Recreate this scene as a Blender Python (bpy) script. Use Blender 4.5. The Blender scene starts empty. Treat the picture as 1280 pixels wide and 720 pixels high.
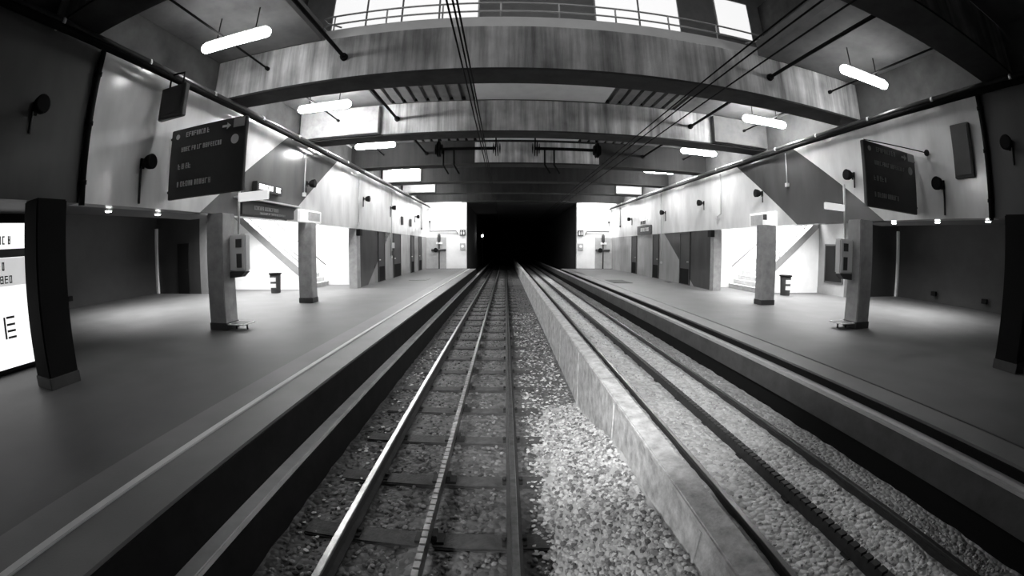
import bpy, bmesh, math, random
from mathutils import Vector, Matrix
random.seed(7)
S = bpy.context.scene
COL = S.collection
CZ = 1.63                      # eye height above the platforms (platform surface is z = 0)
ZL, ZR = -0.93, -0.83          # ballast level under the left and right track
RT = -0.72                     # rail head

# ------------------------------------------------------------------ materials
def new_mat(name):
    m = bpy.data.materials.new(name); m.use_nodes = True
    nt = m.node_tree
    return m, nt, nt.nodes['Principled BSDF']

def g(v): return (v, v, v, 1)

def mat(name, v, rough=.7, metal=0., var=.25, scale=3., streak=False, bump=0., bscale=30., spec=.5):
    m, nt, b = new_mat(name)
    N, L = nt.nodes, nt.links
    b.inputs['Roughness'].default_value = rough
    b.inputs['Metallic'].default_value = metal
    b.inputs['Specular IOR Level'].default_value = spec
    tc = N.new('ShaderNodeTexCoord')
    if var > 0:
        mp = N.new('ShaderNodeMapping')
        if streak: mp.inputs['Scale'].default_value = (1.6, 1.6, .10)
        L.new(tc.outputs['Object'], mp.inputs['Vector'])
        n = N.new('ShaderNodeTexNoise'); n.inputs['Scale'].default_value = scale
        n.inputs['Detail'].default_value = 6; n.inputs['Roughness'].default_value = .65
        L.new(mp.outputs['Vector'], n.inputs['Vector'])
        r = N.new('ShaderNodeValToRGB')
        r.color_ramp.elements[0].position = .3; r.color_ramp.elements[0].color = g(v*(1-var))
        r.color_ramp.elements[1].position = .7; r.color_ramp.elements[1].color = g(min(1, v*(1+var)))
        L.new(n.outputs['Fac'], r.inputs['Fac'])
        if streak:
            n2 = N.new('ShaderNodeTexNoise'); n2.inputs['Scale'].default_value = .9; n2.inputs['Detail'].default_value = 4
            L.new(tc.outputs['Object'], n2.inputs['Vector'])
            r2 = N.new('ShaderNodeValToRGB')
            r2.color_ramp.elements[0].position = .32; r2.color_ramp.elements[0].color = g(1-var)
            r2.color_ramp.elements[1].position = .62; r2.color_ramp.elements[1].color = g(1)
            L.new(n2.outputs['Fac'], r2.inputs['Fac'])
            mx = N.new('ShaderNodeMix'); mx.data_type = 'RGBA'; mx.blend_type = 'MULTIPLY'
            mx.inputs['Factor'].default_value = 1
            L.new(r.outputs['Color'], mx.inputs['A']); L.new(r2.outputs['Color'], mx.inputs['B'])
            L.new(mx.outputs['Result'], b.inputs['Base Color'])
        else:
            L.new(r.outputs['Color'], b.inputs['Base Color'])
    else:
        b.inputs['Base Color'].default_value = g(v)
    if bump > 0:
        n3 = N.new('ShaderNodeTexNoise'); n3.inputs['Scale'].default_value = bscale; n3.inputs['Detail'].default_value = 5
        L.new(tc.outputs['Object'], n3.inputs['Vector'])
        bp = N.new('ShaderNodeBump'); bp.inputs['Strength'].default_value = bump; bp.inputs['Distance'].default_value = .02
        L.new(n3.outputs['Fac'], bp.inputs['Height']); L.new(bp.outputs['Normal'], b.inputs['Normal'])
    return m

def glow(name, strength, v=1.):
    m, nt, b = new_mat(name)
    b.inputs['Base Color'].default_value = g(.8)
    b.inputs['Emission Color'].default_value = g(v)
    b.inputs['Emission Strength'].default_value = strength
    return m

def stripe_wall(name, base, dark, lo, hi, slope=1.55, near=None, near_shade=.2, rough=.17):
    """painted wall: a dark slanting stripe where lo < y - slope*z < hi (wall-fixed paint)"""
    m, nt, b = new_mat(name); N, L = nt.nodes, nt.links
    b.inputs['Roughness'].default_value = rough
    tc = N.new('ShaderNodeTexCoord'); sp = N.new('ShaderNodeSeparateXYZ')
    L.new(tc.outputs['Object'], sp.inputs['Vector'])
    def mth(op, a, c):
        n = N.new('ShaderNodeMath'); n.operation = op
        for i, q in enumerate((a, c)):
            if isinstance(q, (int, float)): n.inputs[i].default_value = q
            else: L.new(q, n.inputs[i])
        return n.outputs[0]
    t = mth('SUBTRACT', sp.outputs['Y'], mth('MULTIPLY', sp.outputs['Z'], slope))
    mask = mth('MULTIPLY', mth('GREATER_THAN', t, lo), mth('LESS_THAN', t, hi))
    no = N.new('ShaderNodeTexNoise'); no.inputs['Scale'].default_value = 2.2; no.inputs['Detail'].default_value = 6
    mp = N.new('ShaderNodeMapping'); mp.inputs['Scale'].default_value = (1, 1, .35)
    L.new(tc.outputs['Object'], mp.inputs['Vector']); L.new(mp.outputs['Vector'], no.inputs['Vector'])
    def mixc(f, a, c, blend='MIX'):
        x = N.new('ShaderNodeMix'); x.data_type = 'RGBA'; x.blend_type = blend
        if isinstance(f, (int, float)): x.inputs['Factor'].default_value = f
        else: L.new(f, x.inputs['Factor'])
        for k, q in (('A', a), ('B', c)):
            if isinstance(q, tuple): x.inputs[k].default_value = q
            else: L.new(q, x.inputs[k])
        return x.outputs['Result']
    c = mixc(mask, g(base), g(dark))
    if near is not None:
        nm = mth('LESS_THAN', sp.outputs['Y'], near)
        c = mixc(nm, c, g(near_shade))  # nearest bay darkened in the colour, standing in for weak light
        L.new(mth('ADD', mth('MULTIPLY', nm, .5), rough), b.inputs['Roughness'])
    r = N.new('ShaderNodeValToRGB')
    r.color_ramp.elements[0].position = .3; r.color_ramp.elements[0].color = g(.78)
    r.color_ramp.elements[1].position = .65; r.color_ramp.elements[1].color = g(1)
    L.new(no.outputs['Fac'], r.inputs['Fac'])
    L.new(mixc(1., c, r.outputs['Color'], 'MULTIPLY'), b.inputs['Base Color'])
    return m

def platform_mat(name, base, edge, x0, sign):
    """dark paving; the paler coping slabs lie trackside of x0"""
    m, nt, b = new_mat(name); N, L = nt.nodes, nt.links
    b.inputs['Roughness'].default_value = .54
    tc = N.new('ShaderNodeTexCoord'); sp = N.new('ShaderNodeSeparateXYZ')
    L.new(tc.outputs['Object'], sp.inputs['Vector'])
    c = N.new('ShaderNodeMath'); c.operation = 'GREATER_THAN' if sign > 0 else 'LESS_THAN'
    L.new(sp.outputs['X'], c.inputs[0]); c.inputs[1].default_value = x0
    mx = N.new('ShaderNodeMix'); mx.data_type = 'RGBA'; L.new(c.outputs[0], mx.inputs['Factor'])
    mx.inputs['A'].default_value = g(base); mx.inputs['B'].default_value = g(edge)
    n = N.new('ShaderNodeTexNoise'); n.inputs['Scale'].default_value = 1.3; n.inputs['Detail'].default_value = 7
    L.new(tc.outputs['Object'], n.inputs['Vector'])
    r = N.new('ShaderNodeValToRGB')
    r.color_ramp.elements[0].position = .3; r.color_ramp.elements[0].color = g(.75)
    r.color_ramp.elements[1].position = .7; r.color_ramp.elements[1].color = g(1)
    L.new(n.outputs['Fac'], r.inputs['Fac'])
    m2 = N.new('ShaderNodeMix'); m2.data_type = 'RGBA'; m2.blend_type = 'MULTIPLY'; m2.inputs['Factor'].default_value = 1
    L.new(mx.outputs['Result'], m2.inputs['A']); L.new(r.outputs['Color'], m2.inputs['B'])
    L.new(m2.outputs['Result'], b.inputs['Base Color'])
    n3 = N.new('ShaderNodeTexNoise'); n3.inputs['Scale'].default_value = 60; L.new(tc.outputs['Object'], n3.inputs['Vector'])
    bp = N.new('ShaderNodeBump'); bp.inputs['Strength'].default_value = .15; bp.inputs['Distance'].default_value = .01
    L.new(n3.outputs['Fac'], bp.inputs['Height']); L.new(bp.outputs['Normal'], b.inputs['Normal'])
    return m

def ballast_mat(name, lo, hi, island=False):
    m, nt, b = new_mat(name); N, L = nt.nodes, nt.links
    b.inputs['Roughness'].default_value = .85
    r = N.new('ShaderNodeValToRGB')
    if island:
        ge = N.new('ShaderNodeNewGeometry'); L.new(ge.outputs['Random Per Island'], r.inputs['Fac'])
        r.color_ramp.elements[0].position = 0; r.color_ramp.elements[1].position = 1
    else:
        tc = N.new('ShaderNodeTexCoord')
        vo = N.new('ShaderNodeTexVoronoi'); vo.inputs['Scale'].default_value = 16
        L.new(tc.outputs['Object'], vo.inputs['Vector'])
        no = N.new('ShaderNodeTexNoise'); no.inputs['Scale'].default_value = 1.1; no.inputs['Detail'].default_value = 8
        L.new(tc.outputs['Object'], no.inputs['Vector'])
        sp = N.new('ShaderNodeSeparateColor'); L.new(vo.outputs['Color'], sp.inputs['Color'])
        a = N.new('ShaderNodeMath'); a.operation = 'MULTIPLY_ADD'; a.inputs[1].default_value = .45
        L.new(sp.outputs[0], a.inputs[0])
        a2 = N.new('ShaderNodeMath'); a2.operation = 'MULTIPLY'; a2.inputs[1].default_value = .7
        L.new(no.outputs['Fac'], a2.inputs[0]); L.new(a2.outputs[0], a.inputs[2])
        L.new(a.outputs[0], r.inputs['Fac'])
        r.color_ramp.elements[0].position = .15; r.color_ramp.elements[1].position = .85
        bp = N.new('ShaderNodeBump'); bp.inputs['Strength'].default_value = .9; bp.inputs['Distance'].default_value = .03
        bp.invert = True
        L.new(vo.outputs['Distance'], bp.inputs['Height']); L.new(bp.outputs['Normal'], b.inputs['Normal'])
    r.color_ramp.elements[0].color = g(lo); r.color_ramp.elements[1].color = g(hi)
    L.new(r.outputs['Color'], b.inputs['Base Color'])
    return m

M = dict(
    soffit=mat('underside_shade', .03, .9, var=.4, scale=2), shade=mat('shaded_concrete', .025, .85, var=.4, scale=2.4, streak=True, bump=.2),
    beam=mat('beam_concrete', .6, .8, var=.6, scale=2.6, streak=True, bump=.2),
    conc=mat('column_concrete', .34, .75, var=.22, scale=4, bump=.15),
    dconc=mat('dark_concrete', .1, .8, var=.35, scale=1.5),
    ceil=mat('ceiling_concrete', .15, .85, var=.3, scale=1.2),
    rib=mat('ribbed_deck', .2, .7, var=.2),
    panel=mat('plain_ceiling_panel', .85, .6, var=.06),
    white=mat('white_paint', .8, .5, var=.06, scale=1.5),
    grey=mat('grey_paint', .4, .6, var=.12),
    stringer=mat('stringer_paint', .28, .6, var=.1),
    skirt2=mat('hall_grey_paint', .25, .6, var=.1),
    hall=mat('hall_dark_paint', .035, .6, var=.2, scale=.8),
    dark=mat('dark_paint', .05, .55, var=.2),
    black=mat('black_matt', .009, .8, var=0, spec=.12),
    door=mat('door_paint', .045, .45, var=.15),
    tunnel=mat('tunnel_soot', .03, .9, var=.3),
    sign=mat('sign_board', .045, .4, var=.1),
    ink=mat('sign_lettering', .85, .5, var=0),
    dimink=mat('sign_lettering_dim', .45, .5, var=0),
    metal=mat('painted_metal', .62, .4, var=.08),
    steel=mat('galvanised_pipe', .16, .34, metal=.8, var=.15),
    railhead=mat('rail_steel', .24, .3, metal=.8, var=.35, scale=9),
    darkhead=mat('dull_rail_steel', .05, .35, metal=.5, var=.3, scale=9),
    rust=mat('rusty_steel', .04, .7, metal=.3, var=.3, scale=12),
    wood=mat('sleeper_timber', .075, .85, var=.4, scale=8, bump=.4),
    ledge=mat('ledge_concrete', .6, .75, var=.18, scale=3),
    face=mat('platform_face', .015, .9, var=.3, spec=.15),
    skirt=mat('skirt_concrete', .065, .8, var=.3),
    divider=mat('divider_wall_concrete', .5, .9, var=.45, scale=7, bump=.5, bscale=14),
    coping=mat('divider_coping', .5, .85, var=.4, scale=7, bump=.4, bscale=14),
    tactile=mat('edge_line', .6, .6, var=.1),
    tube=glow('tube_glow', 125), tubedim=glow('tube_glow_weak', 22), spot=glow('downlight_glow', 30), poster=glow('poster_glow', 1.05),
    posterdim=glow('poster_tint', .5), window=glow('window_glow', .9), signal=glow('signal_glow', 40), litsign=glow('lit_sign_glow', .55),
    litbar=glow('lit_lettering', 1.6),
    bed=ballast_mat('ballast_bed_dark', .04, .2), bedr=ballast_mat('ballast_bed_pale', .3, .7),
    stone=ballast_mat('ballast_stone', .05, .32, True), stoner=ballast_mat('ballast_stone_pale', .32, .75, True),
    heap=ballast_mat('heap_stone', .1, .68, True), litter=ballast_mat('litter_flakes', .35, .85, True),
    wallL=stripe_wall('striped_wall_left', .8, .15, 3.2, 7.08, near=3.9, near_shade=.10),
    wallR=stripe_wall('striped_wall_right', .8, .09, 2.92, 6.43, near=3.75, near_shade=.12),
    lowL=stripe_wall('dado_left', .36, .10, -50, 18.45),
    lowR=stripe_wall('dado_right', .36, .085, -50, 17.7),
    platL=platform_mat('platform_paving_left', .105, .18, -3.2, 1),
    platR=platform_mat('platform_paving_right', .115, .16, 4.75, -1),
)

# ------------------------------------------------------------------ mesh helpers
class MB:
    def __init__(self): self.bm = bmesh.new()
    def box(self, x0, x1, y0, y1, z0, z1, rot=None, bevel=0):
        b = bmesh.new()
        bmesh.ops.create_cube(b, size=1)
        bmesh.ops.scale(b, vec=(abs(x1-x0), abs(y1-y0), abs(z1-z0)), verts=b.verts)
        if bevel:
            bmesh.ops.bevel(b, geom=list(b.edges), offset=bevel, segments=2, affect='EDGES')
        T = Matrix.Translation(((x0+x1)/2, (y0+y1)/2, (z0+z1)/2))
        if rot is not None: T = T @ rot
        bmesh.ops.transform(b, matrix=T, verts=b.verts)
        self.add(b); return self
    def add(self, b):
        me = bpy.data.meshes.new('t'); b.to_mesh(me); b.free()
        self.bm.from_mesh(me); bpy.data.meshes.remove(me)
    def tube(self, pts, r, n=10):
        pts = [Vector(p) for p in pts]
        rings = []
        for i, p in enumerate(pts):
            d = (pts[min(i+1, len(pts)-1)] - pts[max(i-1, 0)]).normalized()
            up = Vector((0, 0, 1)) if abs(d.z) < .95 else Vector((1, 0, 0))
            a = d.cross(up).normalized(); c = a.cross(d)
            rings.append([self.bm.verts.new(p + r*(a*math.cos(2*math.pi*k/n) + c*math.sin(2*math.pi*k/n))) for k in range(n)])
        for A, B in zip(rings, rings[1:]):
            for k in range(n):
                f = self.bm.faces.new((A[k], A[(k+1) % n], B[(k+1) % n], B[k])); f.smooth = True
        self.bm.faces.new(list(reversed(rings[0]))); self.bm.faces.new(rings[-1])
        return self
    def lathe(self, prof, origin=(0, 0, 0), axis='Z', n=20):
        o = Vector(origin); rings = []
        for (r, h) in prof:
            ring = []
            for k in range(n):
                a = 2*math.pi*k/n; u, v = r*math.cos(a), r*math.sin(a)
                p = {'Z': (u, v, h), 'X': (h, u, v), 'Y': (u, h, v)}[axis]
                ring.append(self.bm.verts.new(o + Vector(p)))
            rings.append(ring)
        for A, B in zip(rings, rings[1:]):
            for k in range(n):
                f = self.bm.faces.new((A[k], A[(k+1) % n], B[(k+1) % n], B[k])); f.smooth = True
        self.bm.faces.new(rings[0]); self.bm.faces.new(rings[-1])
        return self
    def prism(self, poly, d0, d1, plane='XZ'):
        """extrude a polygon; plane XZ extrudes along y, YZ along x, XY along z"""
        def P(a, b, d): return {'XZ': (a, d, b), 'YZ': (d, a, b), 'XY': (a, b, d)}[plane]
        A = [self.bm.verts.new(P(a, b, d0)) for a, b in poly]
        B = [self.bm.verts.new(P(a, b, d1)) for a, b in poly]
        n = len(poly)
        self.bm.faces.new(A); self.bm.faces.new(list(reversed(B)))
        for k in range(n): self.bm.faces.new((A[k], B[k], B[(k+1) % n], A[(k+1) % n]))
        return self
    def build(self, name, m, parent=None, loc=None, bevel=0):
        bmesh.ops.recalc_face_normals(self.bm, faces=self.bm.faces)
        me = bpy.data.meshes.new(name); self.bm.to_mesh(me); self.bm.free()
        me.materials.append(m)
        o = bpy.data.objects.new(name, me); COL.objects.link(o)
        if loc: o.location = loc
        if parent:
            o.parent = parent
            if not loc: o.matrix_parent_inverse = Matrix.Translation(parent.matrix_basis.to_translation()).inverted() if parent.parent is None else Matrix()
        if bevel:
            md = o.modifiers.new('bevel', 'BEVEL'); md.width = bevel; md.segments = 2; md.limit_method = 'ANGLE'
        return o

def tag(o, label, cat, group=None, kind='thing'):
    o['label'] = label; o['category'] = cat; o['kind'] = kind
    if group: o['group'] = group
    return o
def thing(name, loc, label, cat, group=None):
    o = bpy.data.objects.new(name, None); COL.objects.link(o); o.location = loc; o.empty_display_size = .1
    return tag(o, label, cat, group)
def struct(o):
    o['kind'] = 'structure'; return o
def kids(o): return list(o.children)
def dup(o, loc, label=None, group=None):
    c = o.copy(); COL.objects.link(c); c.location = loc
    if label: c['label'] = label
    if group: c['group'] = group
    for ch in kids(o):
        d = ch.copy(); COL.objects.link(d); d.parent = c
        for gc in kids(ch):
            e = gc.copy(); COL.objects.link(e); e.parent = d
    return c
def B(*a, **k): return MB().box(*a, **k)

def glyphs(mb, x0, x1, z0, z1, y, d=.006, seed=1, fixed='Y'):
    """a row of small upright and level strokes: the blurred lettering of a board"""
    rr = random.Random(seed); h = z1-z0; x = x0
    s = 1 if x1 > x0 else -1
    while (x1-x)*s > h*.35:
        w = h*rr.choice((.4, .5, .6)); t = h*.16
        segs = [(0, t, 0, h)]
        if rr.random() < .8: segs.append((0, w, h-t, h))
        if rr.random() < .6: segs.append((0, w, h*.45, h*.45+t))
        if rr.random() < .7: segs.append((0, w, 0, t))
        if rr.random() < .6: segs.append((w-t, w, 0, h))
        for a, b_, c, e in segs:
            if fixed == 'Y': mb.box(x+s*a, x+s*b_, y, y+d, z0+c, z0+e)
            else: mb.box(y, y+d, x+s*a, x+s*b_, z0+c, z0+e)
        x += s*(w + h*.22)
        if rr.random() < .15: x += s*h*.3

# ------------------------------------------------------------------ platforms and setting
XL, XR = -6.25, 8.52
struct(B(-15.9, -2.28, -3, 32.6, -1.3, 0).build('platform', M['platL']))
struct(B(4.32, 17.6, -3, 32.6, -1.3, 0).build('platform', M['platR']))
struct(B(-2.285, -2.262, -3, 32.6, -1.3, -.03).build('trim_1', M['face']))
struct(B(4.295, 4.318, -3, 32.6, -.14, -.03).build('trim_2', M['black']))
struct(B(-2.26, -2.1, -3, 60, -1.3, -.47, bevel=.012).build('trim_3', M['ledge']))
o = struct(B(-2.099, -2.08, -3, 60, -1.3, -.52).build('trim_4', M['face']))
struct(B(4.13, 4.318, -3, 60, -.47, -.12, bevel=.015).build('trim_5', M['grey']))
struct(B(4.11, 4.129, -3, 60, -.49, -.17).build('trim_6', M['skirt']))
struct(B(4.24, 4.318, -3, 60, -1.3, -.49).build('trim_7', M['black']))
tag(B(-2.80, -2.72, -2.9, 32.4, -.005, .018, bevel=.006).build('tactile_strip', M['tactile']),
    'pale raised safety line along the edge of the left platform', 'safety line')
tag(B(4.78, 4.81, -2.9, 32.4, -.005, .008).build('tactile_strip', M['dark']),
    'thin dark safety line along the edge of the right platform', 'safety line')

def bed(name, x0, x1, y0, y1, z, m, amp):
    nx, ny = int((x1-x0)/.12), int((y1-y0)/.18)
    bm = bmesh.new(); rr = random.Random(3)
    V = [[bm.verts.new((x0+(x1-x0)*i/nx, y0+(y1-y0)*j/ny, z+rr.uniform(-amp, amp))) for i in range(nx+1)] for j in range(ny+1)]
    for j in range(ny):
        for i in range(nx):
            f = bm.faces.new((V[j][i], V[j][i+1], V[j+1][i+1], V[j+1][i])); f.smooth = True
    a = MB(); a.bm.free(); a.bm = bm
    return struct(a.build(name, m))
bed('floor_left_trackbed', -2.1, 1.2, -3, 62, ZL, M['bed'], .018)
bed('floor_right_trackbed', 1.35, 4.3, -3, 62, ZR, M['bedr'], .014)
struct(B(-3, 6, -3, 96, -1.6, -1.25).build('ground', M['tunnel']))

def stones(name, spots, m, smin, smax, flat=.7, base=None):
    verts, faces = base if base else ([], [])
    b = bmesh.new(); bmesh.ops.create_icosphere(b, subdivisions=1, radius=1)
    bv = [v.co.copy() for v in b.verts]; bf = [[v.index for v in f.verts] for f in b.faces]; b.free()
    for (x, y, z) in spots:
        s = random.uniform(smin, smax); q = Matrix.Rotation(random.uniform(0, 6.28), 3, 'Z') @ Matrix.Rotation(random.uniform(-.5, .5), 3, 'X')
        e = Vector((random.uniform(.7, 1.25), random.uniform(.7, 1.25), random.uniform(.5, .9)*flat/.7))
        k = len(verts)
        for v in bv:
            p = Vector((v.x*e.x, v.y*e.y, v.z*e.z))*s*random.uniform(.82, 1.12)
            p = q @ p; verts.append((x+p.x, y+p.y, z+p.z))
        faces += [[i+k for i in f] for f in bf]
    me = bpy.data.meshes.new(name); me.from_pydata(verts, [], faces); me.materials.append(m)
    o = bpy.data.objects.new(name, me); COL.objects.link(o); return o
def spread(n, x0, x1, y0, y1, z, p=1.7):
    return [(random.uniform(x0, x1), y0+(y1-y0)*random.random()**p, z+random.uniform(-.015, .02)) for _ in range(n)]
def clear(sp, xs, w=.10): return [q for q in sp if all(abs(q[0]-x) > w for x in xs)]
LX, RX = (-1.427, .073), (2.155, 3.66)
LRACK, RRACK = -.675, 2.88
sp = [q for q in clear(spread(11000, -2.0, 1.12, .8, 26, ZL), LX, .11) if not (-1.9 < q[0] < .55 and abs((q[1]-.9+.53) % 1.06-.53) < .13)]
tag(stones('ballast', sp, M['stone'], .014, .034), 'dark broken stone ballast of the left track', 'ballast', kind='stuff')
sp = clear(spread(6500, 1.45, 4.1, .8, 26, ZR), RX+(RRACK,), .09)
tag(stones('ballast', sp, M['stoner'], .012, .026), 'pale broken stone ballast of the right track', 'ballast', kind='stuff')
sp = [(random.uniform(.25, 1.12), 2.2+14*random.random()**1.5, ZL+random.uniform(.012, .03)) for _ in range(1700)]
sp += [(random.uniform(-1.95, -1.55), 2.5+8*random.random(), ZL+random.uniform(.012, .03)) for _ in range(130)]
tag(stones('litter', sp, M['litter'], .016, .04, flat=.22), 'pale flakes of litter on the ballast beside the dividing wall', 'litter', kind='stuff')

# pale stones banked up against the near part of the dividing wall
def heap_h(x, y):
    f = max(0., min(1., (7.2-y)/4.5)); f = f*f*(3-2*f)
    u = max(0., min(1., (x-.3)/.85))
    return ZL-.03+f*(.62*u**1.1)+.05*f*math.sin(x*9+y*2.3)*u
hv, hf = [], []
nx, ny = 12, 70
for j in range(ny+1):
    for i in range(nx+1):
        x = .28+(1.178-.28)*i/nx; y = -2.5+10.4*j/ny
        hv.append((x, y, heap_h(x, y)+random.uniform(-.012, .012)))
for j in range(ny):
    for i in range(nx):
        a = j*(nx+1)+i; hf.append([a, a+1, a+nx+2, a+nx+1])
sp = []
for _ in range(7000):
    x = random.uniform(.3, 1.15); y = .8+6.6*random.random()**1.3
    if random.random() < .25+.75*min(1, (heap_h(x, y)-ZL+.03)/.15): sp.append((x, y, heap_h(x, y)+.006))
tag(stones('ballast_heap', sp, M['heap'], .014, .034, base=(hv, hf)), 'pale broken stone banked up against the near part of the dividing wall', 'ballast', kind='stuff')

# dividing wall between the tracks: concrete panels under a pale coping
dw = thing('dividing_wall', (1.17, 0, -1.2), 'low pale concrete wall with coping between the two tracks', 'wall')
B(1.18, 1.36, -3, 62, -1.2, -.03).build('wall_body', M['divider'], dw)
B(1.165, 1.375, -3, 62, -.03, .03, bevel=.012).build('coping', M['coping'], dw)
for k in range(26): B(1.169, 1.19, 1.9+k*2.3, 1.93+k*2.3, -1.0, -.03).build('joint_strip', M['coping'], dw)

# ------------------------------------------------------------------ tracks
def rail_profile():
    h = .16
    return [(-.07, 0), (.07, 0), (.07, .012), (.02, .03), (.012, .11), (.036, .125), (.036, h-.008), (.028, h), (-.028, h), (-.036, h-.008), (-.036, .125), (-.012, .11), (-.02, .03), (-.07, .012)]
def rail(x, label, m):
    t = thing('rail', (x, 0, RT-.16), label, 'rail', 'running rails of the two tracks')
    MB().prism([(x+u, RT-.16+v) for u, v in rail_profile() if v < .12], -2.5, 70).build('web_and_foot', M['rust'], t)
    MB().prism([(x+u, RT-.16+v) for u, v in ((-.012, .11), (.012, .11), (.031, .125), (.031, .153), (.025, .16), (-.025, .16), (-.031, .153), (-.031, .125))], -2.5, 70).build('rail_head', m, t)
    return t
rail(LX[0], 'shiny steel rail of the left track, on the platform side', M['railhead'])
rail(LX[1], 'shiny steel rail of the left track, next to the dividing wall', M['railhead'])
rail(RX[0], 'dark steel rail of the right track, next to the dividing wall', M['darkhead'])
rail(RX[1], 'dark steel rail of the right track, on the platform side', M['darkhead'])
def rack(x, label, m, w):
    ztop = RT+.03
    pts = [(-2.5, ztop-.14)]
    y = -2.5
    while y < 45:
        pts += [(y, ztop-.03), (y+.008, ztop), (y+.082, ztop), (y+.09, ztop-.03)]; y += .1
    pts += [(70, ztop-.035), (70, ztop-.14)]
    A = MB()
    va = [A.bm.verts.new((x-w, a, b)) for a, b in pts]; vb = [A.bm.verts.new((x+w, a, b)) for a, b in pts]
    n = len(pts)
    for k in range(n): A.bm.faces.new((va[k], va[(k+1) % n], vb[(k+1) % n], vb[k]))
    A.bm.faces.new(va); A.bm.faces.new(list(reversed(vb)))
    return tag(A.build('rack_rail', m), label, 'rack rail', 'toothed rack rails')
rack(LRACK, 'toothed steel rack rail in the middle of the left track', M['railhead'], .026)
rack(RRACK, 'toothed dark rack rail in the middle of the right track', M['rust'], .04)

def sleeper(cx, zt, label, group):
    t = thing('sleeper', (cx, 0, zt), label, 'sleeper', group)
    MB().box(-1.2, 1.2, -.12, .12, -.16, 0, bevel=.015).build('timber', M['wood'], t, loc=(0, 0, 0))
    return t
def tie_parts(t, xs, rk, zt):
    for x in xs:
        p = MB().box(x-.11, x+.11, -.08, .08, 0, .02, bevel=.004); 
        for s in (-1, 1): p.lathe([(.022, .02), (.022, .045), (.014, .055)], (x+s*.09, 0, 0), 'Z', 8)
        p.build('tie_plate', M['rust'], t, loc=(0, 0, 0))
    c = MB().box(rk-.13, rk+.13, -.07, .07, 0, .03).box(rk-.07, rk-.03, -.06, .06, .02, RT-.09-zt).box(rk+.03, rk+.07, -.06, .06, .02, RT-.09-zt)
    c.build('rack_chair', M['rust'], t, loc=(0, 0, 0))
zt = RT-.16-.02
for cx, xs, rk, lab, grp in ((-.677, (-.75, .75), LRACK+.677, 'dark timber sleeper across the left track bed', 'sleepers of the left track'),
                             (2.9075, (-.7525, .7525), RRACK-2.9075, 'timber sleeper buried in the pale right track bed', 'sleepers of the right track')):
    z = zt if cx < 0 else zt
    t = sleeper(cx, z, lab, grp); tie_parts(t, xs, rk, z)
    y0 = .9; t.location.y = y0
    for k in range(1, 44):
        if cx > 0 and k > 24: break
        dup(t, (cx, y0+k*1.06, z))

# ------------------------------------------------------------------ upper walls, soffits, dados
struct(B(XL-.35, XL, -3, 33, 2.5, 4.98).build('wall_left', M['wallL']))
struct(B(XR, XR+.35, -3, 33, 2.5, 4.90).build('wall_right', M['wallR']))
struct(B(XL-.65, XL-.36, -3, 33, 4.6, 10.5).build('wall_left_girder', M['dconc']))
struct(B(XR+.36, XR+.65, -3, 33, 4.6, 10.5).build('wall_right_girder', M['dconc']))
struct(B(XL-.35, XL, 17.0, 33, 0, 2.498).build('wall_left_dado', M['lowL']))
struct(B(XR, XR+.35, 15.8, 33, 0, 2.498).build('wall_right_dado', M['lowR']))
struct(B(XL-.36, XL+.012, 16.98, 17.42, 0, 2.495).build('trim_8', M['conc']))
struct(B(XR-.012, XR+.36, 15.78, 16.1, 0, 2.495).build('trim_9', M['conc']))
# soffits over the recesses
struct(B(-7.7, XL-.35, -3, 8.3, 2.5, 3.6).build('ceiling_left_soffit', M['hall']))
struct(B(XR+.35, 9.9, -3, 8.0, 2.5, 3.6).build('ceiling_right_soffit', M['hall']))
struct(B(-16.1, XL-.36, -3, 16.3, 3.62, 3.8).build('ceiling_left_hall', M['white']))
struct(B(XR+.36, 17.8, -3, 14.7, 3.62, 3.8).build('ceiling_right_hall', M['white']))
# left hall walls
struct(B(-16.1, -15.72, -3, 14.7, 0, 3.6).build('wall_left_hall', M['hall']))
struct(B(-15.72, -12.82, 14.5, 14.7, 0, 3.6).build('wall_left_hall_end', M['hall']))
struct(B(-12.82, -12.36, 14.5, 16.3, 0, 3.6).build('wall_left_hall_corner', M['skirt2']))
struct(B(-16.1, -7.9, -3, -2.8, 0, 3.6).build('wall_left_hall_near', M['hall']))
struct(B(-15.72, -15.6, 14.38, 14.5, 0, 2.9).build('corner_glint_left', M['white']))  # white strip stands in for the corner edge catching light
struct(B(-16.1, XL-.36, 18.6, 18.8, 0, 7.).build('wall_left_stair', M['white']))
struct(B(-16.1, XL-.36, 16.3, 18.8, 6.0, 6.2).build('ceiling_left_stair', M['white']))
struct(B(-8.2, -7.9, -3, 4.1, 0, 2.5).build('wall_left_kiosk', M['black']))
# right hall walls
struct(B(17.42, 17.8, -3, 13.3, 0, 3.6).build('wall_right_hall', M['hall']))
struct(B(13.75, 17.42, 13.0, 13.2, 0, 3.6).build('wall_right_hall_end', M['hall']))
struct(B(13.55, 13.75, 13.0, 14.75, 0, 3.6).build('wall_right_hall_corner', M['skirt2']))
struct(B(17.3, 17.42, 12.88, 13.0, 0, 2.9).build('corner_glint_right', M['white']))  # painted highlight along the hall corner, as on the left
struct(B(XR+.36, 17.8, 17.3, 17.5, 0, 7.).build('wall_right_stair', M['white']))
struct(B(XR+.36, 17.8, 14.7, 17.5, 6.0, 6.2).build('ceiling_right_stair', M['white']))
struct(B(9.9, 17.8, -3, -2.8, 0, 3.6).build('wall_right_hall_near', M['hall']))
# dark doorway in the left hall
d = struct(B(-14.2, -13.5, 14.44, 14.498, 0, 2.15).build('door_1', M['black']))
MB().lathe([(.03, 0), (.03, .05), (.012, .07)], (-13.6, 14.44, 1.02), 'Y', 10).build('door_handle', M['steel'], d)
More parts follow.
